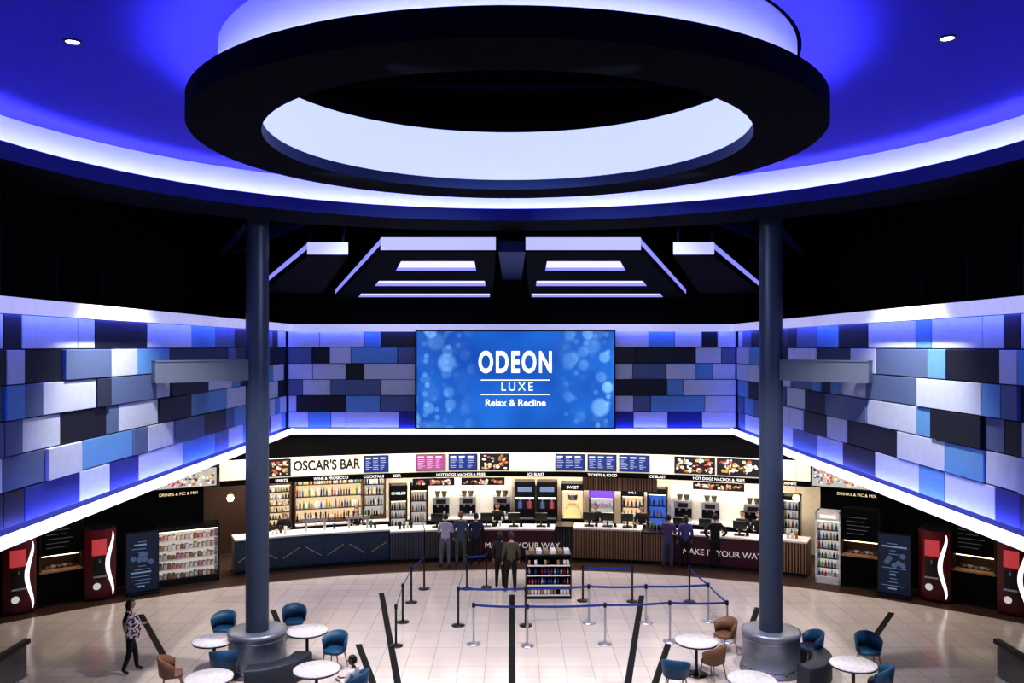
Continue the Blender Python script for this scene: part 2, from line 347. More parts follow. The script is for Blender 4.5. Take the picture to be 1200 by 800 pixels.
# ---------------------------------------------------------------- columns
for px,nm in((301.5,-1),(903.5,1)):
    x,y=fl(px,785)
    b=MB(); b.cyl(0,0,0,11.79,.25,.25,colm,40)
    b.lathe([(.68,0.0),(.68,.07),(.63,.09),(.61,.80),(.64,.83),(.64,.9),(.56,.93),(.30,.90),(.25,.90)],colb,40)
    for i in range(14):
        a=i*2*math.pi/14; b.cyl(.635*math.cos(a),.635*math.sin(a),.12,.16,.025,.025,steel,8)
    for zz in(.16,.74): b.lathe([(.634 if zz<.5 else .618,zz),(.642 if zz<.5 else .626,zz+.01),(.634 if zz<.5 else .618,zz+.02)],steel,40)
    b.obj('support_column',(x,y,0))
    bb=MB(); wx=nm*(WX-0.12); p=Vector((x+nm*.2,y-.15)); q=Vector((wx,17.4)); d=q-p; L=d.length; M=Matrix.Translation((p.x,p.y,6.45))@Matrix.Rotation(math.atan2(d.y,d.x),4,'Z')
    bb.box(0,L,-.11,.11,0,.44,beamm,M); bb.box(0,L,-.13,.13,.42,.45,beamm,M); bb.box(0,L,-.13,.13,-.01,.02,beamm,M)
    bb.obj('column_tie_beam')
    bn=MB()
    a0,a1=(math.radians(-70),math.radians(30)) if nm>0 else (math.radians(-85),math.radians(-5))
    bn.lathe([(.85,.02),(.85,.44),(.9,.47),(1.22,.47),(1.26,.44),(1.26,.02)],mat('bench_vinyl',(.03,.034,.045),.5),28,0,0,None,True,a0,a1)
    for aa in(a0,a1):
        c,s_=math.cos(aa),math.sin(aa); bn.add([(.85*c,.85*s_,.02),(1.26*c,1.26*s_,.02),(1.26*c,1.26*s_,.44),(1.22*c,1.22*s_,.47),(.9*c,.9*s_,.47),(.85*c,.85*s_,.44)],[(0,1,2,3,4,5)],_M['bench_vinyl'])
    bn.lathe([(.88,0),(.88,.03),(1.22,.03),(1.22,0)],blackg,28,0,0,None,False,a0,a1)
    bn.obj('curved_bench',(x,y-.05,0.006))
# ---------------------------------------------------------------- ground-floor perimeter
b=MB(); b.arc(20.75,20.95,0,ZB,-1.35,-.485,black,24); b.arc(20.95,23.3,0,ZB,-.494,-.486,wpl,1); b.obj('wall_perimeter_left')
b=MB(); b.arc(20.75,20.95,0,ZB,.485,1.35,black,24); b.arc(20.95,23.3,0,ZB,.486,.494,wpl,1); b.obj('wall_perimeter_right')
b=MB(); b.arc(23.4,23.6,0,ZB,-.49,.49,wpl,30)
b.arc(23.37,23.39,0,2.9,-.47,-.33,wooddk,8); b.obj('wall_bar_back')
RF=21.6
b=MB(); aL,aR=ang(258,RF),ang(950,RF)
b.arc(RF,RF+.15,3.45,ZB-.01,aL,aR,black,40); b.arc(RF-.02,RF+.15,2.78,3.45,aL,aR,cream,40); b.arc(RF-.1,RF+.05,2.62,2.79,aL,aR,black,40); b.arc(RF+.15,23.3,2.95,3.0,aL,aR,black,30)
b.obj('bar_fascia')
def sign(nm,body,px,z,size,m,R=RF-.15,bold=.004,sx=1.0):
    l,rz=place(px,R,z); o=text(nm,body,size,l,m,rz=rz,bold=bold,sx=sx); return o
l,rz=place(383,RF-.09,3.13); b=MB(); b.box(-1.25,1.25,-.03,0.02,-.27,.30,cream); o=b.obj('bar_name_sign',l,rz)
text('sign_letters',"OSCAR'S BAR",.46,(0,-.04,0.02),txtk,o,bold=.012,sx=.80)
for t,px in(("SPIRITS",330),("WINE & PROSECCO",388),("COCKTAILS",438),("BEER",465),("HOT DOGS NACHOS & FRIES",540),("ICE BLAST",628),("TICKETS & FOOD",706),("ICE BLAST",770),("HOT DOGS NACHOS & FRIES",842),("DRINKS",925)):
    sign('category_sign_text',t,px,2.705,.13,txtw,bold=.001)
def menuscreen(px0,px1,style,z0=2.84,z1=3.42,R=RF-.05):
    l,rz=place((px0+px1)/2,R,(z0+z1)/2); w=(px1-px0)*l[1]/F-.04; h=z1-z0
    b=MB(); rr=random.Random(px0)
    bg={'pink':emi('menu_pink',(.42,.08,.26),.9),'blue':emi('menu_blue',(.014,.035,.20),1.0),'food':emi('menu_dark',(.015,.015,.02),.8)}[style]
    b.box(-w/2,w/2,-.05,.02,-h/2,h/2,blackg); b.box(-w/2+.02,w/2-.02,-.056,-.05,-h/2+.02,h/2-.02,bg)
    ln=emi('menu_lines',(.75,.85,1),1.0)
    fc=[emi('food_%d'%i,c,.9) for i,c in enumerate([(.8,.75,.6),(.7,.35,.1),(.6,.08,.05),(.9,.9,.85),(.75,.6,.4),(.4,.2,.08)])]
    if style in('blue','pink'):
        for c in range(3):
            x=-w/2+.06+c*(w-.1)/3
            b.box(x,x+w*.2,-.06,-.056,h/2-.12,h/2-.07,ln)
            for k in range(6):
                z=h/2-.18-k*.055; b.box(x,x+w*rr.uniform(.1,.25),-.06,-.056,z-.010,z,ln)
    else:
        for c in range(int(w*h*75)):
            x=rr.uniform(-w/2+.1,w/2-.1); z=rr.uniform(-h/2+.07,h/2-.07); rx=rr.uniform(.025,.09); r2=rr.uniform(.02,.06); ph=rr.uniform(0,3)
            vs=[(x+rx*math.cos(t*math.pi/5+ph)*rr.uniform(.7,1),-.058-.0003*c,z+r2*math.sin(t*math.pi/5+ph)) for t in range(10)]
            b.add(vs,[tuple(range(10))],rr.choice(fc))
    b.obj('menu_screen',l,rz)
for a in((314,341,'food'),(426,456,'blue'),(487,523,'pink'),(525,560,'blue'),(562,597,'food'),(650,686,'blue'),(688,723,'blue'),(725,762,'blue'),(790,838,'food'),(840,891,'food')): menuscreen(*a)
for a in((483,533),(540,592),(812,872)): menuscreen(a[0],a[1],'food',2.30,2.56,RF+.1)
l,rz=place(726,RF+.25,2.1); b=MB(); b.box(-1.3,1.3,0,.04,0,.5,wooddk)
for i in range(28): b.box(-1.27+i*.093,-1.22+i*.093,-.03,0,0.02,.48,wood)
for i in range(-1,2): b.box(i*.8-.01,i*.8+.01,-.05,-.03,0,.5,gold)
for sx in(-1.28,1.28): b.box(sx-.02,sx+.02,.0,.04,.5,.85,wooddk)
b.obj('slatted_feature_panel',l,rz)
# ---------------------------------------------------------------- counters
RC=20.3
def counter(nm,p0,p1,front,top,h=1.05,d=.75,slat=None,style=None):
    a0,a1=ang(p0,RC),ang(p1,RC); b=MB()
    b.arc(RC,RC+d,.1,h-.05,a0,a1,front,10); b.arc(RC+.05,RC+d,0,.1,a0,a1,blackg,10); b.arc(RC-.06,RC+d+.03,h-.05,h,a0,a1,top,10)
    if slat:
        n=int((a1-a0)*RC/.085)
        for i in range(n):
            a=a0+(a1-a0)*(i+.2)/n; b.arc(RC-.03,RC,.1,h-.06,a,a+.05/RC,slat,1)
    if style=='panel':
        n=7
        for i in range(n):
            a=a0+(a1-a0)*i/n; c=a0+(a1-a0)*(i+1)/n
            b.arc(RC-.02,RC,.14,h-.12,a+.002,c-.002,front,2)
            m=(a+c)/2; X,Y=(RC-.03)*math.sin(m),CY+(RC-.03)*math.cos(m); ww=.30
            M=Matrix.Translation((X,Y,.55))@Matrix.Rotation(-m,4,'Z')@Matrix.Rotation(.55*(1 if i%2 else -1),4,'Y')
            b.box(-ww,ww,-.008,0,-.008,.008,gold,M)
    b.obj(nm)
gsl=mat('grey_slat',(.10,.10,.11),.5)
counter('bar_counter',275,456,navyp,whitem,1.12,.75,None,'panel')
counter('serving_counter',457,497,navyp,whitem,1.05,.75,gsl)
counter('serving_counter',498,560,wooddk,whitem,1.05,.75,gsl)
counter('serving_counter',560.5,650,burg,whitem,1.05)
counter('serving_counter',651,671,gsl,blackg,1.15,.75,blackg)
counter('ticket_counter',672,752,wooddk,marble,1.1,.8,wood)
counter('serving_counter',753,787,wooddk,blackg,1.05,.75,wood)
counter('serving_counter',788,889,burg,whitem,1.05)
counter('serving_counter',890,946,wooddk,whitem,1.1,.75,wood)
for px in(612,846):
    l,rz=place(px,RC-.09,.50); text('counter_slogan_text','MAKE IT YOUR WAY',.27,l,txtd,rz=rz,bold=.0)
for p0,p1,nm in((345,600,1),(786,890,0)):
    b=MB(); b.arc(22.6,23.36,0,.9,ang(p0,23),ang(p1,23),navy,20); b.arc(22.55,23.36,.9,.95,ang(p0,23),ang(p1,23),whitem,20)
    q0=503 if nm else 786
    b.arc(23.33,23.36,.95,2.3,ang(q0,23.3),ang(p1,23.3),wallmarble,10); b.obj('back_counter')
BC=[mat('bottle_%d'%i,c,.25) for i,c in enumerate([(.05,.18,.06),(.4,.18,.04),(.6,.6,.55),(.25,.02,.02),(.03,.08,.3),(.6,.4,.1),(.01,.01,.01),(.7,.67,.65),(.02,.02,.02)])]
PK=[mat('packet_%d'%i,c,.5) for i,c in enumerate([(.75,.30,.38),(.85,.8,.8),(.8,.78,.76),(.75,.65,.45),(.8,.6,.65),(.4,.22,.12)])]
FD=[mat('drink_%d'%i,c,.35) for i,c in enumerate([(.6,.04,.04),(.7,.35,.05),(.1,.35,.1),(.8,.8,.8),(.05,.15,.5),(.02,.02,.02)])]
def cabinet(nm,px,R,w,h,d,z=0,shelves=5,items='bottle',back=glasslit,body=blackg,head=.18,foot=.3,headm=None,header=None,dens=.09):
    l,rz=place(px,R,z); b=MB(); t=.05; rr=random.Random(int(px*7+w*100))
    b.box(-w/2,-w/2+t,0,d,0,h,body); b.box(w/2-t,w/2,0,d,0,h,body); b.box(-w/2,w/2,0,d,0,foot,body); b.box(-w/2,w/2,0,d,h-head,h,headm or body)
    b.box(-w/2+t,w/2-t,d-.05,d,foot,h-head,back)
    hh=(h-head-foot)/shelves; pal={'bottle':BC,'packet':PK,'drink':FD}[items]
    for s in range(shelves):
        z0=foot+s*hh
        if s: b.box(-w/2+t,w/2-t,.04,d-.05,z0-.012,z0,steel); b.box(-w/2+t,w/2-t,.03,.04,z0-.02,z0+.015,blackg if items!='packet' else whitem)
        x=-w/2+t+.05
        while x<w/2-t-.04:
            m=rr.choice(pal)
            if items=='packet': b.box(x-.045,x+.045,.1,.3,z0,z0+hh*rr.uniform(.3,.55),m); x+=.125
            else:
                ht=hh*rr.uniform(.55,.80); q=.032
                b.lathe([(.001,z0),(q,z0),(q,z0+ht*.6),(.012,z0+ht*.78),(.012,z0+ht),(.001,z0+ht)],m,8,x,.14); x+=dens*rr.choice([1,1,1.35])
    b.box(-w/2,-w/2+.05,-.025,0,foot-.05,h-head+.03,body); b.box(w/2-.05,w/2,-.025,0,foot-.05,h-head+.03,body)
    b.box(w/2-.09,w/2-.07,-.05,-.025,foot+.3,foot+.8,steel)
    b.box(-w/2+.05,w/2-.05,.03,.06,h-head-.03,h-head-.005,glow)
    o=b.obj(nm,l,rz)
    if header: text('header_text',header,.13,(0,-.03,h-head/2),txtw,o,bold=.002)
    return o
cabinet('wine_cabinet',328,22.9,.80,2.5,.4,0,6,'bottle',amber,wooddk,foot=.9)
cabinet('spirits_back_bar',386,22.75,2.4,1.85,.5,.96,4,'bottle',amber,wooddk,.08,.06,dens=.095)
cabinet('glass_rack',439,22.9,.8,1.7,.4,.96,4,'bottle',glasslit,wooddk,.08,.1)
cabinet('wine_fridge',467,21.9,.62,2.3,.6,0,5,'bottle',glasslit,blackg,.55,.25,header='CHILLED')
cabinet('drinks_fridge',491,21.9,.62,2.3,.6,0,5,'drink',glasslit,blackg,.2,.25)
cabinet('drinks_fridge',741,22.3,.8,2.15,.6,0,4,'drink',amber,blackg,.3,.3,header='SALT',dens=.14)
cabinet('drinks_fridge',705,22.3,.9,2.15,.6,0,4,'packet',glasslit,blackg,.4,.3,headm=emi('purple_header',(.25,.1,.7),.8))
cabinet('drinks_fridge',770,22.3,.7,2.15,.6,0,4,'drink',mat('blue_lit',(.1,.2,.4),.5,0,(.1,.25,1),.5),blackg,.2,.3,dens=.13)
cabinet('drinks_fridge',905,22.0,.65,2.2,.6,0,6,'drink',glasslit,blackg,.15,.25)
cabinet('drinks_fridge',927,22.0,.55,2.2,.6,0,6,'drink',glasslit,blackg,.15,.25)
def popcorn(px,R):
    l,rz=place(px,R); b=MB(); w=.8
    pm=mat('popcorn',(.85,.68,.3),.8,0,(1,.75,.3),.25,var=.4,scale=60)
    b.box(-w/2,w/2,0,.7,0,1.0,blackg); b.box(-w/2,w/2,0,.7,2.0,2.25,blackg)
    for sx in(-1,1):
        for yy in(.02,.66): b.box(sx*(w/2-.02)-.02,sx*(w/2-.02)+.02,yy,yy+.04,1.0,2.0,steel)
    b.box(-w/2,w/2,.64,.7,1,2,amber); b.box(-w/2+.05,w/2-.05,.08,.6,1.94,1.99,glow)
    n=9
    vs=[];fs=[];rr=random.Random(px)
    for i in range(n):
        for j in range(n):
            u,v=i/(n-1),j/(n-1); e=min(u,1-u,v,1-v)
            vs.append((-w/2+.05+u*(w-.1),.08+v*.5,1.0+ (min(.45,e*2.2)+rr.uniform(0,.05) if e>0 else .0)))
    for i in range(n-1):
        for j in range(n-1): fs.append((i*n+j,(i+1)*n+j,(i+1)*n+j+1,i*n+j+1))
    b.add(vs,fs,pm)
    b.cyl(0,.34,1.62,1.82,.16,.18,steel,16); b.tube((0,.34,1.82),(0,.34,1.97),.02,steel,6)
    o=b.obj('popcorn_warmer',l,rz); text('header_text','SWEET',.14,(0,-.01,2.12),txtw,o)
popcorn(671,22.3)
def coffee(px,R,z,w=.6):
    l,rz=place(px,R,z); b=MB()
    b.box(-w/2,w/2,0,.5,0,.10,steel); b.box(-w/2,w/2,.2,.5,.10,.46,blackg); b.box(-w/2,w/2,0,.5,.46,.72,steel)
    b.box(-w*.3,w*.3,-.012,0,.5,.66,blackg); b.cyl(-w*.2,.12,.36,.46,.035,.035,steel,10); b.cyl(w*.2,.12,.36,.46,.035,.035,steel,10)
    b.cyl(-w*.2,.25,.72,.92,.06,.11,mat('smoked_plastic',(.05,.04,.03),.2),14); b.cyl(w*.2,.25,.72,.92,.06,.11,mat('smoked_plastic',(.05,.04,.03),.2),14)
    b.cyl(w*.2,.12,.10,.2,.03,.04,whitem,10)
    b.obj('coffee_machine',l,rz,bevel=.01)
for px in(517,548,588,800,832,882): coffee(px,22.75,.96)
def slush(px):
    l,rz=place(px,22.3); b=MB(); w=.75
    b.box(-w/2,w/2,0,.7,0,.95,blackg); b.box(-w/2,w/2,.25,.7,.95,1.75,blackg); b.box(-w/2,w/2,0,.7,1.75,2.3,blackg)
    b.box(-w/2+.12,w/2-.12,-.012,0,1.95,2.12,emi('ice_panel',(.2,.3,.5),.6)); b.box(-w/2+.05,w/2-.05,0.02,.25,.95,.99,steel)
    for i,c in enumerate([(.05,.12,.4),(.5,.04,.08)]):
        m=mat('slush_%d'%i,c,.3,0,c,.4); x=-.17+i*.34; b.box(x-.08,x+.08,.23,.25,1.3,1.55,m); b.cyl(x,.12,1.35,1.6,.03,.03,steel,8); b.box(x-.02,x+.02,.05,.2,1.58,1.64,steel)
    b.box(-w/2+.05,w/2-.05,.02,.2,1.68,1.72,glow)
    b.obj('slush_machine',l,rz,bevel=.01)
slush(615); slush(641)
def till(px):
    l,rz=place(px,RC+.25,1.1 if 672<px<752 else (1.1 if px>890 else 1.05)); b=MB()
    b.box(-.16,.16,.0,.26,0,.03,blackg); b.tube((0,.13,.03),(0,.1,.25),.03,blackg,8)
    M=Matrix.Translation((0,.08,.34))@Matrix.Rotation(.25,4,'X'); b.box(-.2,.2,-.02,.02,-.14,.14,blackg,M); b.box(-.18,.18,.02,.024,-.12,.12,emi('till_screen',(.35,.5,.9),.8),M)
    b.box(.2,.3,.05,.2,0,.06,blackg); b.box(.21,.29,.03,.05,.03,.13,blackg)
    b.obj('till_terminal',l,rz)
for px in(512,570,602,634,690,712,735,796,826,866,905): till(px)
def carton(px,n,cols):
    l,rz=place(px,RC+.2,1.1 if (672<px<752 or px>890) else (1.12 if px<456 else 1.05)); b=MB(); rr=random.Random(px)
    for i in range(n):
        x=(i-n/2)*.13; m=rr.choice(cols); h=rr.uniform(.12,.26); b.lathe([(.001,0),(.04,0),(.052,h),(.045,h),(.04,h*.9)],m,10,x,rr.uniform(.05,.3))
    b.obj('cup_stack',l,rz)
for px,n in((300,3),(330,4),(395,1),(440,2),(478,4),(541,4),(586,2),(772,4),(811,1),(846,2),(930,3)): carton(px,n,[BC[0],BC[1],BC[6],whitem,whitem,blackg])
def taps(px):
    l,rz=place(px,RC+.3,1.12); b=MB(); b.box(-.4,.4,.05,.15,.32,.42,steel)
    for x in(-.3,.3): b.cyl(x,.1,0,.34,.04,.04,steel,12)
    for i in range(5):
        x=-.32+i*.16; b.cyl(x,.02,.22,.34,.015,.012,gold,8); b.tube((x,.03,.40),(x,-.0,.62),.018,blackg,8,.028)
    b.obj('beer_tap_rail',l,rz)
taps(370); taps(420)
def pendant(px,R,z):
    l,rz=place(px,R,z); b=MB(); b.lathe([(.001,-.12),(.08,-.1),(.12,0),(.08,.1),(.001,.12)],emi('pendant_globe',(1,.65,.3),4),16); b.cyl(0,0,.1,.18,.04,.03,gold,10); b.tube((0,0,.18),(0,0,ZB-z-.01),.006,black,4); b.obj('pendant_lamp',l,rz)
for px in(270,933): pendant(px,21.1,2.3)
# ---------------------------------------------------------------- side equipment
def drinkmachine(px,R):
    l,rz=place(px,R); b=MB(); w,h=.82,2.0
    red=mat('machine_red',(.085,.004,.010),.25)
    b.box(-w/2,w/2,.12,.8,.06,h,blackg); b.box(-w/2+.05,w/2-.05,.16,.75,0,.06,rubber)
    n=10
    def front(x0,x1,z0,z1,m,off=0):
        vs=[];fs=[]
        for i in range(n+1):
            x=x0+(x1-x0)*i/n; y=.12-.10*(1-(2*x/w)**2)-off
            vs+=[(x,y,z0),(x,y,z1)]
        for i in range(n): fs.append((2*i,2*i+2,2*i+3,2*i+1))
        b.add(vs,fs,m,None,True)
    front(-w/2,w/2,.06,h,red)
    front(-.24,.14,1.28,1.74,emi('machine_screen',(.55,.06,.07),.6),.006)
    front(-.22,.12,.74,1.2,blackg,.008); b.box(-.22,.12,-.06,.02,.68,.72,steel); b.cyl(-.05,-.0,1.08,1.18,.03,.02,steel,10)
    wl=emi('machine_white_wave',(1,.95,.95),1.1)
    vs=[];fs=[]
    for i in range(17):
        z=.12+i*.112; t=i/16; x=.20+.10*math.cos(t*math.pi*2); wd=.02+.10*math.sin(t*math.pi)**.7
        for xx in(x,min(.40,x+wd)): vs.append((xx,.12-.10*(1-(2*xx/w)**2)-.012,z))
    for i in range(16): fs.append((2*i,2*i+1,2*i+3,2*i+2))
    b.add(vs,fs,wl)
    vs=[(-.12+.10*math.cos(t*math.pi/8),.005,.42+.10*math.sin(t*math.pi/8)) for t in range(16)]
    b.add(vs,[tuple(range(16))],emi('machine_roundel',(.6,.6,.6),.7))
    b.box(-w/2,w/2,.12,.8,h,h+.05,blackg)
    b.obj('drink_dispenser',l,rz)
for px in(24,119): drinkmachine(px,19.5)
for px in(1094,1187): drinkmachine(px,19.5)
def station(px,R,w):
    l,rz=place(px,R); b=MB()
    b.box(-w/2,w/2,0,.75,.08,.92,black); b.box(-w/2+.04,w/2-.04,.05,.7,0,.08,blackg); b.box(-w/2,w/2,-.03,.75,.92,.97,wood)
    b.box(-w/2,w/2,.7,.75,.97,2.35,mat('station_back',(.16,.08,.045),.5)); b.box(-w/2,-w/2+.05,0,.75,.97,2.35,wooddk); b.box(w/2-.05,w/2,0,.75,.97,2.35,wooddk); b.box(-w/2,w/2,0,.75,1.40,2.35,black)
    b.box(-w/2+.08,w/2-.08,.1,.15,1.35,1.395,glow)
    for k in range(5): b.box(-w*.35,-w*.35+.5+.08*(k%3),-.008,0,1.6+k*.12,1.615+k*.12,mat('sign_grey',(.15,.15,.17),.6))
    for i in range(5):
        x=-w/2+.25+i*(w-.5)/4; b.lathe([(.001,.97),(.05,.97),(.09,1.05),(.08,1.05),(.04,.99)],whitem if i%2 else steel,14,x,.3)
    b.obj('condiment_station',l,rz)
station(72,19.8,1.1); station(1008,19.8,1.1); station(1141,19.8,1.1)
def poster(px,R):
    l,rz=place(px,R); b=MB(); w=.90
    b.box(-w/2,w/2,0,.06,.06,1.82,blackg); b.box(-w/2+.03,w/2-.03,-.006,0,.1,1.78,emi('poster_blue',(.008,.018,.05),.4)); b.box(-w/2,w/2,-.18,.24,0,.06,blackg)
    ln=emi('poster_text',(.22,.32,.5),.5); rr=random.Random(int(px))
    for i in range(14):
        z=.22+i*.1
        if 6<i<10: continue
        ww=rr.uniform(.10,.34); b.box(-ww,ww*rr.uniform(.3,1),-.01,-.006,z,z+.015+.03*(i%4==0),ln)
    fc=emi('poster_pic',(.08,.13,.25),.5)
    for k in range(6):
        x,z,r=rr.uniform(-.25,.25),rr.uniform(.9,1.2),.08; vs=[(x+r*math.cos(t*math.pi/6),-.012-.0005*k,z+r*math.sin(t*math.pi/6)) for t in range(12)]; b.add(vs,[tuple(range(12))],fc)
    b.obj('poster_stand',l,rz)
poster(167,19.5); poster(1048,19.4)
cabinet('snack_display',219,19.95,1.9,1.75,.6,0,5,'packet',glasslit,blackg,.12,.2)
cabinet('upright_drinks_fridge',970,19.85,.72,2.15,.65,0,6,'drink',glasslit,whitem,.25,.2,header='DRINKS')
for px in(205,1000):
    l,rz=place(px,20.55,3.12); b=MB(); b.box(-1.25,1.25,-.08,.0,-.32,.32,blackg); b.box(-1.21,1.21,-.09,-.08,-.28,.28,emi('menu_pale2',(.5,.5,.45),.8))
    rr=random.Random(px); fc=[_M['food_%d'%i] for i in range(6)]+[_M['menu_pink'],_M['menu_blue']]
    for i in range(160):
        x,z,r=rr.uniform(-1.13,1.13),rr.uniform(-.22,.22),rr.uniform(.02,.05); vs=[(x+r*math.cos(t*math.pi/4),-.092-.0003*i,z+r*math.sin(t*math.pi/4)) for t in range(8)]; b.add(vs,[tuple(range(8))],rr.choice(fc))
    o=b.obj('wall_menu_screen',l,rz); text('caption_text','DRINKS & PIC & MIX',.125,(0.1,-.06,-.47),txtg,o)
# ---------------------------------------------------------------- queue barriers
def post(px,py,chrome=True):
    x,y=fl(px,py); m=steel if chrome else blackg; b=MB()
    b.lathe([(.001,.006),(.17,.006),(.17,.02),(.10,.045),(.03,.06)],m,24); b.cyl(0,0,.05,.93,.028,.028,m,14); b.cyl(0,0,.90,1.0,.04,.04,blackg,14); b.lathe([(.04,1.0),(.025,1.015),(.001,1.02)],blackg,14)
    return b.obj('queue_barrier_post',(x,y,0))
def belt(a,c):
    p=a.location;q=c.location; b=MB(); d=q-p; L=d.length; u=d/L; vs=[];fs=[];n=10
    for i in range(n+1):
        t=i/n; s=.04+t*(L-.08); sag=-.02*math.sin(t*math.pi); x,y=u.x*s,u.y*s
        vs+=[(x,y,.925+sag),(x,y,.98+sag)]
    for i in range(n): fs.append((2*i,2*i+2,2*i+3,2*i+1))
    b.add(vs,fs,bluebelt); b.obj('belt',parent=a)
def chain(pts):
    obs=[post(*p) for p in pts]
    for a,c in zip(obs,obs[1:]): belt(a,c)
    return obs
f=chain([(555,755),(618,757),(709,755),(785,752),(852,752)])
g=chain([(537,733,False),(616,733,False),(690,730),(757,730),(830,728)])
h=chain([(683,704,False),(741,705,False)])
k=post(808,705,False); belt(k,g[-1]); belt(g[-1],f[-1])
chain([(497,690,False),(482,706,False),(472,729,False),(464,757,False)])
k=post(547,690,False); belt(k,g[0]); k2=post(570,688,False); belt(k,k2)
# ---------------------------------------------------------------- merchandiser
x,y=fl(643,702); b=MB(); w=1.3; b.box(-w/2,w/2,0,.6,0,.12,blackg); b.box(-w/2,-w/2+.04,0,.6,.12,1.25,blackg); b.box(w/2-.04,w/2,0,.6,.12,1.25,blackg); b.box(-w/2,w/2,.56,.6,.12,1.25,blackg)
rr=random.Random(3)
for s in range(4):
    z0=.12+s*.28; b.box(-w/2+.04,w/2-.04,.0,.56,z0-.02,z0,blackg); b.box(-w/2+.04,w/2-.04,-.015,0,z0-.03,z0+.01,whitem)
    for i in range(13):
        x0=-w/2+.1+i*.092
        if s in(1,2): b.lathe([(.001,z0),(.034,z0),(.034,z0+.11),(.014,z0+.15),(.014,z0+.18),(.001,z0+.18)],rr.choice([whitem,blackg,FD[0],FD[4],whitem]),8,x0,.12)
        elif rr.random()<.7: b.box(x0-.035,x0+.035,.06,.3,z0,z0+.13,rr.choice([PK[1],PK[5],blackg,PK[2]]))
b.box(-w/2,w/2,0,.6,1.22,1.26,blackg)
for i in range(6): b.box(-w/2+.1+i*.2,-w/2+.25+i*.2,.08,.45,1.26,1.36,whitem if i%2 else mat('cardboard',(.3,.2,.12),.7))
b.obj('snack_merchandiser',(x,y,0.006),.02)
# ---------------------------------------------------------------- tables / chairs
def table(px,py,r=.46):
    x,y=fl(px,py,.75); b=MB()
    b.lathe([(.001,.75),(r-.01,.75),(r,.745),(r,.73)],marble,36); b.lathe([(r,.73),(r,.70),(.001,.70)],mat('table_edge',(.03,.03,.03),.4),36)
    b.cyl(0,0,.03,.70,.035,.035,blackg,16); b.lathe([(.001,.006),(.24,.006),(.24,.02),(.05,.05)],blackg,28); b.cyl(0,0,.66,.70,.12,.14,blackg,16)
    b.obj('round_cafe_table',(x,y,0)); return x,y
chblue=mat('teal_blue_leather',(.015,.08,.16),.45); chbrown=mat('tan_leather',(.18,.085,.045),.5)
def chair(x,y,rz,m,k_=.94):
    b=MB()
    n=16; vs=[];fs=[]
    for k,(z,s) in enumerate([(.40,.94),(.42,1.0),(.46,1.0),(.485,.90)]):
        for i in range(n):
            a=2*math.pi*i/n; c,sn=math.cos(a),math.sin(a)
            vs.append((.24*s*math.copysign(abs(c)**.6,c),.23*s*math.copysign(abs(sn)**.6,sn),z))
    for k in range(3):
        for i in range(n): fs.append((k*n+i,k*n+(i+1)%n,(k+1)*n+(i+1)%n,(k+1)*n+i))
    fs.append(tuple(range(n-1,-1,-1))); fs.append(tuple(range(3*n,4*n))); b.add(vs,fs,m,None,True)
    vs=[];fs=[];q=14
    for i in range(q+1):
        t=-1+2*i/q; a=math.radians(270+t*100); top=.84-.16*abs(t)**2.2
        for (r,z) in((.245,.44),(.285,.44),(.325,top),(.285,top+.01)): vs.append((r*math.cos(a),r*math.sin(a)*.98,z))
    for i in range(q):
        for p in range(4): fs.append((4*i+p,4*i+(p+1)%4,4*i+4+(p+1)%4,4*i+4+p))
    fs.append((0,1,2,3)); fs.append((4*q,4*q+3,4*q+2,4*q+1)); b.add(vs,fs,m,None,True)
    for sx in(-1,1):
        for sy in(-1,1): b.tube((sx*.23,sy*.22,.008),(sx*.17,sy*.16,.41),.012,wood,8,.018)
    o=b.obj('tub_chair',(x,y,0),rz); o.scale=(k_,k_,k_)
for t_ in((251,749),(360,738),(245,793),(371,783),(816,750),(1000,777),(881,795)): table(*t_)
def chairat(px,py,deg,m):
    x,y=fl(px,py,.45); chair(x,y,math.radians(deg),m)
for a in((262,735,180,chblue),(262,776,10,chblue),(345,726,200,chblue),(392,760,160,chblue),(202,787,-70,chbrown),(792,788,-20,chblue),(835,772,40,chbrown),(950,757,100,chblue),(1018,761,180,chblue),(1030,797,60,chblue),(849,742,120,chbrown)): chairat(*a)
# ---------------------------------------------------------------- people
skin=mat('skin',(.50,.30,.22),.55); skin2=mat('skin_dark',(.16,.08,.05),.55); eyem=mat('eye',(.02,.02,.02),.2); lipm=mat('lips',(.4,.14,.12),.5)
shoem=mat('shoe',(.02,.02,.02),.5)
def skinmesh(verts,edges,radii,root,sub=1):
    me=bpy.data.meshes.new('tmp'); me.from_pydata(verts,edges,[]); o=bpy.data.objects.new('tmp',me); S.collection.objects.link(o)
    o.modifiers.new('s','SKIN')
    for i,r in enumerate(radii): me.skin_vertices[0].data[i].radius=(r if isinstance(r,tuple) else (r,r))
    me.skin_vertices[0].data[root].use_root=True
    if sub: u=o.modifiers.new('u','SUBSURF'); u.levels=sub; u.render_levels=sub
    bpy.context.view_layer.update(); dg=bpy.context.evaluated_depsgraph_get(); out=bpy.data.meshes.new_from_object(o.evaluated_get(dg))
    bpy.data.objects.remove(o); return out
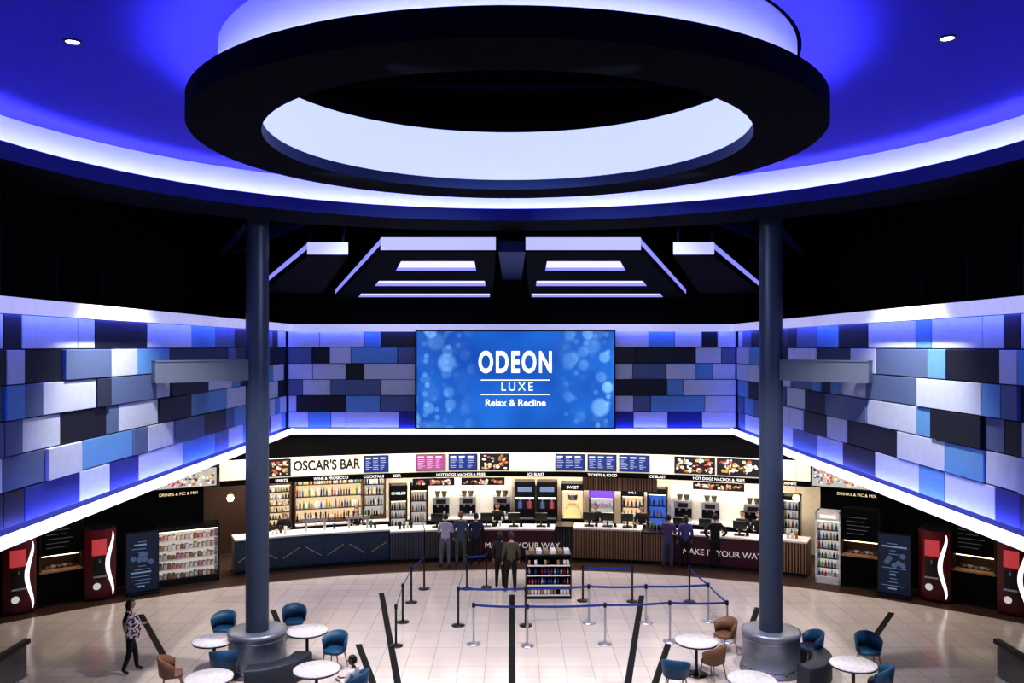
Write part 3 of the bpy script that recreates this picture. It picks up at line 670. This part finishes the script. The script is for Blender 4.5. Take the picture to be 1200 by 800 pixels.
def handmesh():
    v=[(0,0,.02),(0,0,-.03),(0,0,-.075)]; e=[(0,1),(1,2)]; r=[(.022,.015),(.030,.013),(.034,.012)]
    for i,(x,L) in enumerate([(-.028,.068),(-.010,.078),(.010,.072),(.027,.055)]):
        k=len(v); v+=[(x,.002,-.085),(x*1.15,.010,-.085-L*.45),(x*1.2,.026,-.085-L*.75),(x*1.2,.042,-.085-L*.93)]; e+=[(2,k),(k,k+1),(k+1,k+2),(k+2,k+3)]; r+=[.0095,.009,.008,.007]
    k=len(v); v+=[(-.036,.012,-.04),(-.052,.022,-.066),(-.054,.032,-.09)]; e+=[(1,k),(k,k+1),(k+1,k+2)]; r+=[.011,.010,.008]
    return skinmesh(v,e,r,1,1)
HAND=handmesh(); HANDS={}
def handfor(m):
    if m.name not in HANDS:
        h=HAND.copy(); h.materials.clear(); h.materials.append(m); HANDS[m.name]=h
        for p in h.polygons: p.use_smooth=True
    return HANDS[m.name]
def headobj(parent,loc,sk,hair,long,turn,tilt=0):
    bm=bmesh.new(); bmesh.ops.create_icosphere(bm,subdivisions=4,radius=1.0)
    for v in bm.verts:
        x,y,z=v.co; s=1.0
        if z<0: s=1-.32*(-z)**1.4
        nx=x*.076*s; ny=y*.096*(s if y<0 else (1-.12*max(0,-z))); nz=z*.118
        if y>.3:
            n=max(0,1-((x/.17)**2+((z+.12)/.28)**2)); ny+=.024*n
            n=max(0,1-(((abs(x)-.35)/.2)**2+((z-.08)/.14)**2)); ny-=.010*n
            n=max(0,1-((x/.3)**2+((z+.78)/.25)**2)); ny+=.014*n
            n=max(0,1-((x/.32)**2+((z+.47)/.08)**2)); ny+=.007*n
        v.co=(nx,ny,nz)
    me=bpy.data.meshes.new('head')
    bm.to_mesh(me); bm.free(); me.materials.append(sk); me.materials.append(lipm)
    for p in me.polygons:
        p.use_smooth=True; c=p.center
        if c.y>.07 and abs(c.x)<.024 and abs(c.z+.055)<.008: p.material_index=1
    h=bpy.data.objects.new('head',me); S.collection.objects.link(h); h.parent=parent; h.location=loc; h.rotation_euler=(tilt,0,turn)
    b=MB()
    for sx in(-1,1):
        M=Matrix.Translation((sx*.027,.082,.010)); b.lathe([(.001,-.009),(.008,-.004),(.009,0),(.008,.004),(.001,.009)],eyem,10,0,0,M)
        M=Matrix.Translation((sx*.076,-.004,-.005))@Matrix.Rotation(sx*.25,4,'Z'); b.lathe([(.001,-.030),(.010,-.022),(.017,.0),(.016,.02),(.001,.032)],sk,10,0,0,M@Matrix.Scale(.5,4,(1,0,0)))
    b.obj('eyes_and_ears',parent=h)
    bm=bmesh.new(); bmesh.ops.create_icosphere(bm,subdivisions=4,radius=1.0); dele=[]
    for v in bm.verts:
        x,y,z=v.co
        keep=(z>.42) or (y<.12 and z>-.45) or (long and y<.05)
        if not keep: dele.append(v); continue
        k=1.0+.03*math.sin(x*23)*math.sin(z*19)
        nz=z*.130; ny=y*.108-.004; nx=x*.088
        if long and z<0: nz=z*.26; nx=x*.095; ny=min(y,.0)*.10-.02
        v.co=(nx*k,ny*k,nz)
    bmesh.ops.delete(bm,geom=dele,context='VERTS')
    me=bpy.data.meshes.new('hair'); bm.to_mesh(me); bm.free(); me.materials.append(hair)
    for p in me.polygons: p.use_smooth=True
    o=bpy.data.objects.new('hair',me); S.collection.objects.link(o); o.parent=h
    sd=o.modifiers.new('t','SOLIDIFY'); sd.thickness=.012; sd.offset=-1
    return h
def person(nm,x,y,deg,H,shirt,trous,hair,sk=skin,long=False,pose='stand',turn=0,tilt=0,shortsl=False,slim=1.0,z=.008):
    s=H/1.76
    J={'pel':(0,0,.96),'sp':(0,.005,1.13),'ch':(0,0,1.32),'nb':(0,-.01,1.46),'nk':(0,.01,1.56)}
    for q,sx in(('l',-1),('r',1)):
        J[q+'sh']=(sx*.175,-.005,1.425); J[q+'el']=(sx*.235,-.03,1.15); J[q+'wr']=(sx*.245,.07,.92)
        J[q+'hp']=(sx*.09,0,.90); J[q+'kn']=(sx*.105,.02,.50); J[q+'an']=(sx*.11,-.02,.085); J[q+'to']=(sx*.13,.13,.035)
    if pose=='counter':
        for q,sx in(('l',-1),('r',1)): J[q+'el']=(sx*.24,.05,1.17); J[q+'wr']=(sx*.15,.26,1.16)
    if pose=='hips':
        for q,sx in(('l',-1),('r',1)): J[q+'el']=(sx*.36,-.08,1.19); J[q+'wr']=(sx*.20,.02,1.0)
    if pose in('shift','counter'):
        J['lan']=(-.14,.06,.085); J['lto']=(-.19,.2,.035); J['lkn']=(-.13,.07,.5)
    if pose=='walk':
        J['lkn']=(-.10,.13,.52); J['lan']=(-.10,.17,.09); J['lto']=(-.10,.32,.045); J['rkn']=(.10,-.02,.50); J['ran']=(.10,-.16,.11); J['rto']=(.11,-.03,.035)
        J['lel']=(-.24,-.10,1.17); J['lwr']=(-.24,-.08,.94); J['rel']=(.22,.05,1.17); J['rwr']=(.12,.25,1.17)
    if pose=='sit':
        dz=-.44
        for k in('pel','sp','ch','nb','nk','lsh','rsh','lel','rel','lhp','rhp'): J[k]=(J[k][0],J[k][1],J[k][2]+dz)
        for q,sx in(('l',-1),('r',1)):
            J[q+'el']=(sx*.24,.06,.74); J[q+'wr']=(sx*.13,.27,.74)
            J[q+'hp']=(sx*.09,.03,.50); J[q+'kn']=(sx*.12,.42,.50); J[q+'an']=(sx*.12,.42,.09); J[q+'to']=(sx*.13,.57,.035)
    names=list(J); ix={n:i for i,n in enumerate(names)}
    Rd={'pel':(.155,.115),'sp':(.132,.105),'ch':(.160,.118),'nb':(.085,.070),'nk':(.050,.050)}
    for q in'lr': Rd.update({q+'sh':.070,q+'el':.054,q+'wr':.034,q+'hp':.100,q+'kn':.070,q+'an':.048,q+'to':.038})
    E=[('pel','sp','shirt'),('sp','ch','shirt'),('ch','nb','shirt'),('nb','nk','skin')]
    for q in'lr': E+=[('ch',q+'sh','shirt'),(q+'sh',q+'el','shirt'),(q+'el',q+'wr','fore'),('pel',q+'hp','tr'),(q+'hp',q+'kn','tr'),(q+'kn',q+'an','tr'),(q+'an',q+'to','shoe')]
    vs=[tuple(c*s for c in J[n]) for n in names]
    rd=[]
    for n in names:
        r=Rd[n]; r=r if isinstance(r,tuple) else (r,r); rd.append((r[0]*s*slim,r[1]*s*slim))
    me=skinmesh(vs,[(ix[a],ix[c]) for a,c,_ in E],rd,0,1)
    me.materials.clear()
    for m in [shirt,trous,sk,shoem]: me.materials.append(m)
    seg=[(Vector(vs[ix[a]]),Vector(vs[ix[c]]),t) for a,c,t in E]
    for p in me.polygons:
        p.use_smooth=True; best=None
        for a,c,t in seg:
            d=c-a; u=max(0,min(1,(p.center-a).dot(d)/d.length_squared)); D=(p.center-(a+d*u)).length
            if best is None or D<best[0]: best=(D,t,u)
        t=best[1]; fore=(t=='fore')
        if fore: t='skin' if (shortsl or best[2]>.93) else 'shirt'
        if t=='skin' and not fore and p.center.z<J['nb'][2]*s+.03: t='shirt'
        if t=='shirt' and pose!='sit' and p.center.z<.90*s and abs(p.center.x)<.17*s: t='tr'
        p.material_index={'shirt':0,'tr':1,'skin':2,'shoe':3}[t]
    zmin=min(v.co.z for v in me.vertices)
    o=bpy.data.objects.new(nm,me); S.collection.objects.link(o); o.location=(x,y,z-zmin); o.rotation_euler=(0,0,math.radians(deg))
    nk=Vector(J['nk'])
    h=headobj(o,((nk+Vector((0,.015,.095)))*s),sk,hair,long,turn,tilt); h.scale=(s,s,s)
    for q,sx in(('l',-1),('r',1)):
        wv=Vector(J[q+'wr'])*s; ev=Vector(J[q+'el'])*s; d=(wv-ev).normalized()
        ho=bpy.data.objects.new('hand_'+q,handfor(sk)); S.collection.objects.link(ho); ho.parent=o; ho.location=wv+d*.015
        qt=d.to_track_quat('-Z','Y'); ho.rotation_mode='QUATERNION'; ho.rotation_quaternion=qt; ho.scale=(s*(1 if q=='r' else -1),s,s)
    return o
hb=mat('hair_brown',(.05,.025,.012),.6); hk=mat('hair_black',(.012,.010,.009),.5); hl=mat('hair_fair',(.25,.15,.07),.6)
c_=lambda n,c: mat('cloth_'+n,c,.85,var=.2,scale=20)
jean=c_('denim',(.05,.07,.15)); blk=c_('black',(.008,.008,.010))
P=[(522,665,0,1.75,c_('grey',(.45,.47,.53)),c_('grey_denim',(.12,.14,.19)),hb,skin,False,'counter',.3),
   (540,664,-5,1.80,c_('slate',(.07,.10,.17)),c_('stone',(.09,.085,.09)),hl,skin,False,'shift',-.4),
   (558,663,10,1.72,c_('dark_blue',(.025,.035,.09)),blk,hk,skin,False,'counter',.2),
   (599,694,10,1.76,c_('olive',(.085,.08,.045)),blk,hb,skin,False,'shift',.3),
   (586,689,-10,1.66,c_('charcoal',(.02,.02,.024)),blk,hk,skin,True,'stand',-.3),
   (783,666,-10,1.74,c_('plum',(.08,.05,.14)),jean,hk,skin,False,'counter',.3),
   (803,665,5,1.70,c_('indigo',(.06,.06,.20)),blk,hb,skin,True,'shift',.5),
   (838,666,0,1.76,blk,blk,hk,skin,False,'hips',-.1)]
for (px,py,dg_,H,sh,tr,hr,sk,lg,ps,tn) in P:
    x,y=fl(px,py); person('person',x,y,dg_,H,sh,tr,hr,sk,lg,ps,tn)
x,y=fl(152,788); wmn=person('woman_walking',x,y,-60,1.62,blk,blk,hk,skin,True,'walk',0,slim=1.0,shortsl=True)
b=MB(); fm=mat('patterned_fabric',(.5,.46,.45),.8,var=.95,scale=16)
nt=fm.node_tree; nzn=[n for n in nt.nodes if n.bl_idname=='ShaderNodeTexNoise'][0]
rp_=nt.nodes.new('ShaderNodeValToRGB'); rp_.color_ramp.interpolation='CONSTANT'; rp_.color_ramp.elements[0].color=(.02,.02,.03,1); rp_.color_ramp.elements[1].color=(.75,.72,.70,1); rp_.color_ramp.elements[1].position=.50
e_=rp_.color_ramp.elements.new(.46); e_.color=(.45,.16,.08,1)
nt.links.new(nzn.outputs['Fac'],rp_.inputs['Fac']); nt.links.new(rp_.outputs['Color'],nt.nodes['Principled BSDF'].inputs['Base Color'])
vs=[];fs=[]
def bagp(u,v,o): 
    wq=.17*(1-.45*abs(2*v-.8)**2); bu=math.sin(u*math.pi)*math.sin(v*math.pi)
    return (.24+o*(.03+.08*bu),.03+wq*(2*u-1),.84+.54*v)
for o_ in(1,-.3):
    for i in range(9):
        for j in range(9): vs.append(bagp(i/8,j/8,o_))
for k in(0,81):
    for i in range(8):
        for j in range(8): fs.append((k+i*9+j,k+(i+1)*9+j,k+(i+1)*9+j+1,k+i*9+j+1))
for i in range(8):
    fs.append((i*9,(i+1)*9,81+(i+1)*9,81+i*9)); fs.append((i*9+8,(i+1)*9+8,81+(i+1)*9+8,81+i*9+8)); fs.append((i,i+1,82+i,81+i)); fs.append((72+i,73+i,154+i,153+i))
b.add(vs,fs,fm,None,True); b.tube((.24,-.02,1.33),(.13,-.02,1.40),.014,fm,6); b.tube((.24,.08,1.33),(.13,.03,1.40),.014,fm,6); b.obj('patterned_bag',parent=wmn)
for px,hr in((333,hk),(418,hb),(583,hb),(698,hk),(752,hb),(870,hk),(889,hb)):
    l,rz=place(px,21.55); person('staff_member',l[0],l[1],180+math.degrees(rz),1.70,blk,blk,hr,skin,False,'counter',0,z=.002)
x,y=fl(414,778,.95); chair(x,y,math.radians(75),chblue,1.0)
person('seated_child',x,y,75,1.5,c_('white',(.7,.7,.7)),jean,hk,skin2,False,'sit',.4)
# ---------------------------------------------------------------- escalator balustrades (both lower corners)
for sx in(-1,1):
    b=MB(); x=sx*10.35
    for dx in(0,.9):
        xx=x+sx*dx
        b.box(xx-.03,xx+.03,14,18.2,0,.85,mat('smoked_glass',(.02,.025,.035),.15)); b.box(xx-.06,xx+.06,13.9,18.3,.85,.95,rubber); b.box(xx-.08,xx+.08,14,18.2,0,.2,steel)
    for i in range(10): b.box(min(x,x+sx*.9),max(x,x+sx*.9),14+i*.42,14.4+i*.42,0,.04,rubber)
    b.obj('escalator_landing')
# ---------------------------------------------------------------- lights
def spot(nm,loc,tgt,e,deg,col=(1,.95,.9),blend=.5,rad=.15):
    l=bpy.data.lights.new(nm,'SPOT'); l.energy=e; l.spot_size=math.radians(deg); l.spot_blend=blend; l.shadow_soft_size=rad; l.color=col
    o=bpy.data.objects.new(nm,l); S.collection.objects.link(o); o.location=loc; o.rotation_euler=(Vector(tgt)-Vector(loc)).to_track_quat('-Z','Y').to_euler()
def area(nm,loc,rz,sx,sy,e,col):
    l=bpy.data.lights.new(nm,'AREA'); l.shape='RECTANGLE'; l.size=sx; l.size_y=sy; l.energy=e; l.color=col
    o=bpy.data.objects.new(nm,l); S.collection.objects.link(o); o.location=loc; o.rotation_euler=(0,0,rz)
for x,y in((-6.0,15),(-2.2,18.4),(2.2,18.4),(6.0,15),(-3.5,22.5),(3.5,22.5)):
    spot('floor_downlight',(x,y,9.2 if y>20 else 9.75),(x*1.15,y+1.6,0),2050,88,(1,.96,.93),.6)
for sx in(-1,1):  # added spots without fixtures, fill light for the side panels
    spot('wall_fill_spot',(sx*-1.2,7.5,9.55),(sx*7.4,13.5,6.0),420,76,(.66,.80,1),1.0)
    spot('wall_fill_spot',(sx*-2.9,12.2,9.55),(sx*7.4,18.5,6.0),520,70,(.66,.80,1),1.0)
    spot('wall_fill_spot',(sx*-1.0,14.0,9.55),(sx*7.4,24,6.0),380,60,(.66,.80,1),1.0)
for x in(-3.5,3.5): spot('wall_fill_spot',(x,18.3,9.7),(x*1.3,28,5.9),400,62,(.72,.82,1),.9)  # added fill spots for the back panels
for sx in(-1,1):
    for px in (70,150,240):
        l,rz=place(600+sx*(600-px),18.3,4.25); area('soffit_downlight',l,rz,1.6,.3,40,(1,.85,.7))
for px in(300,360,420,480,540,600,660,720,780,840,900):
    l,rz=place(px,22.1,2.93); area('bar_downlight',l,rz,1.5,.3,56,(1,.89,.76))
    l,rz=place(px,20.9,4.25); area('counter_downlight',l,rz,1.5,.3,30,(1,.88,.74))
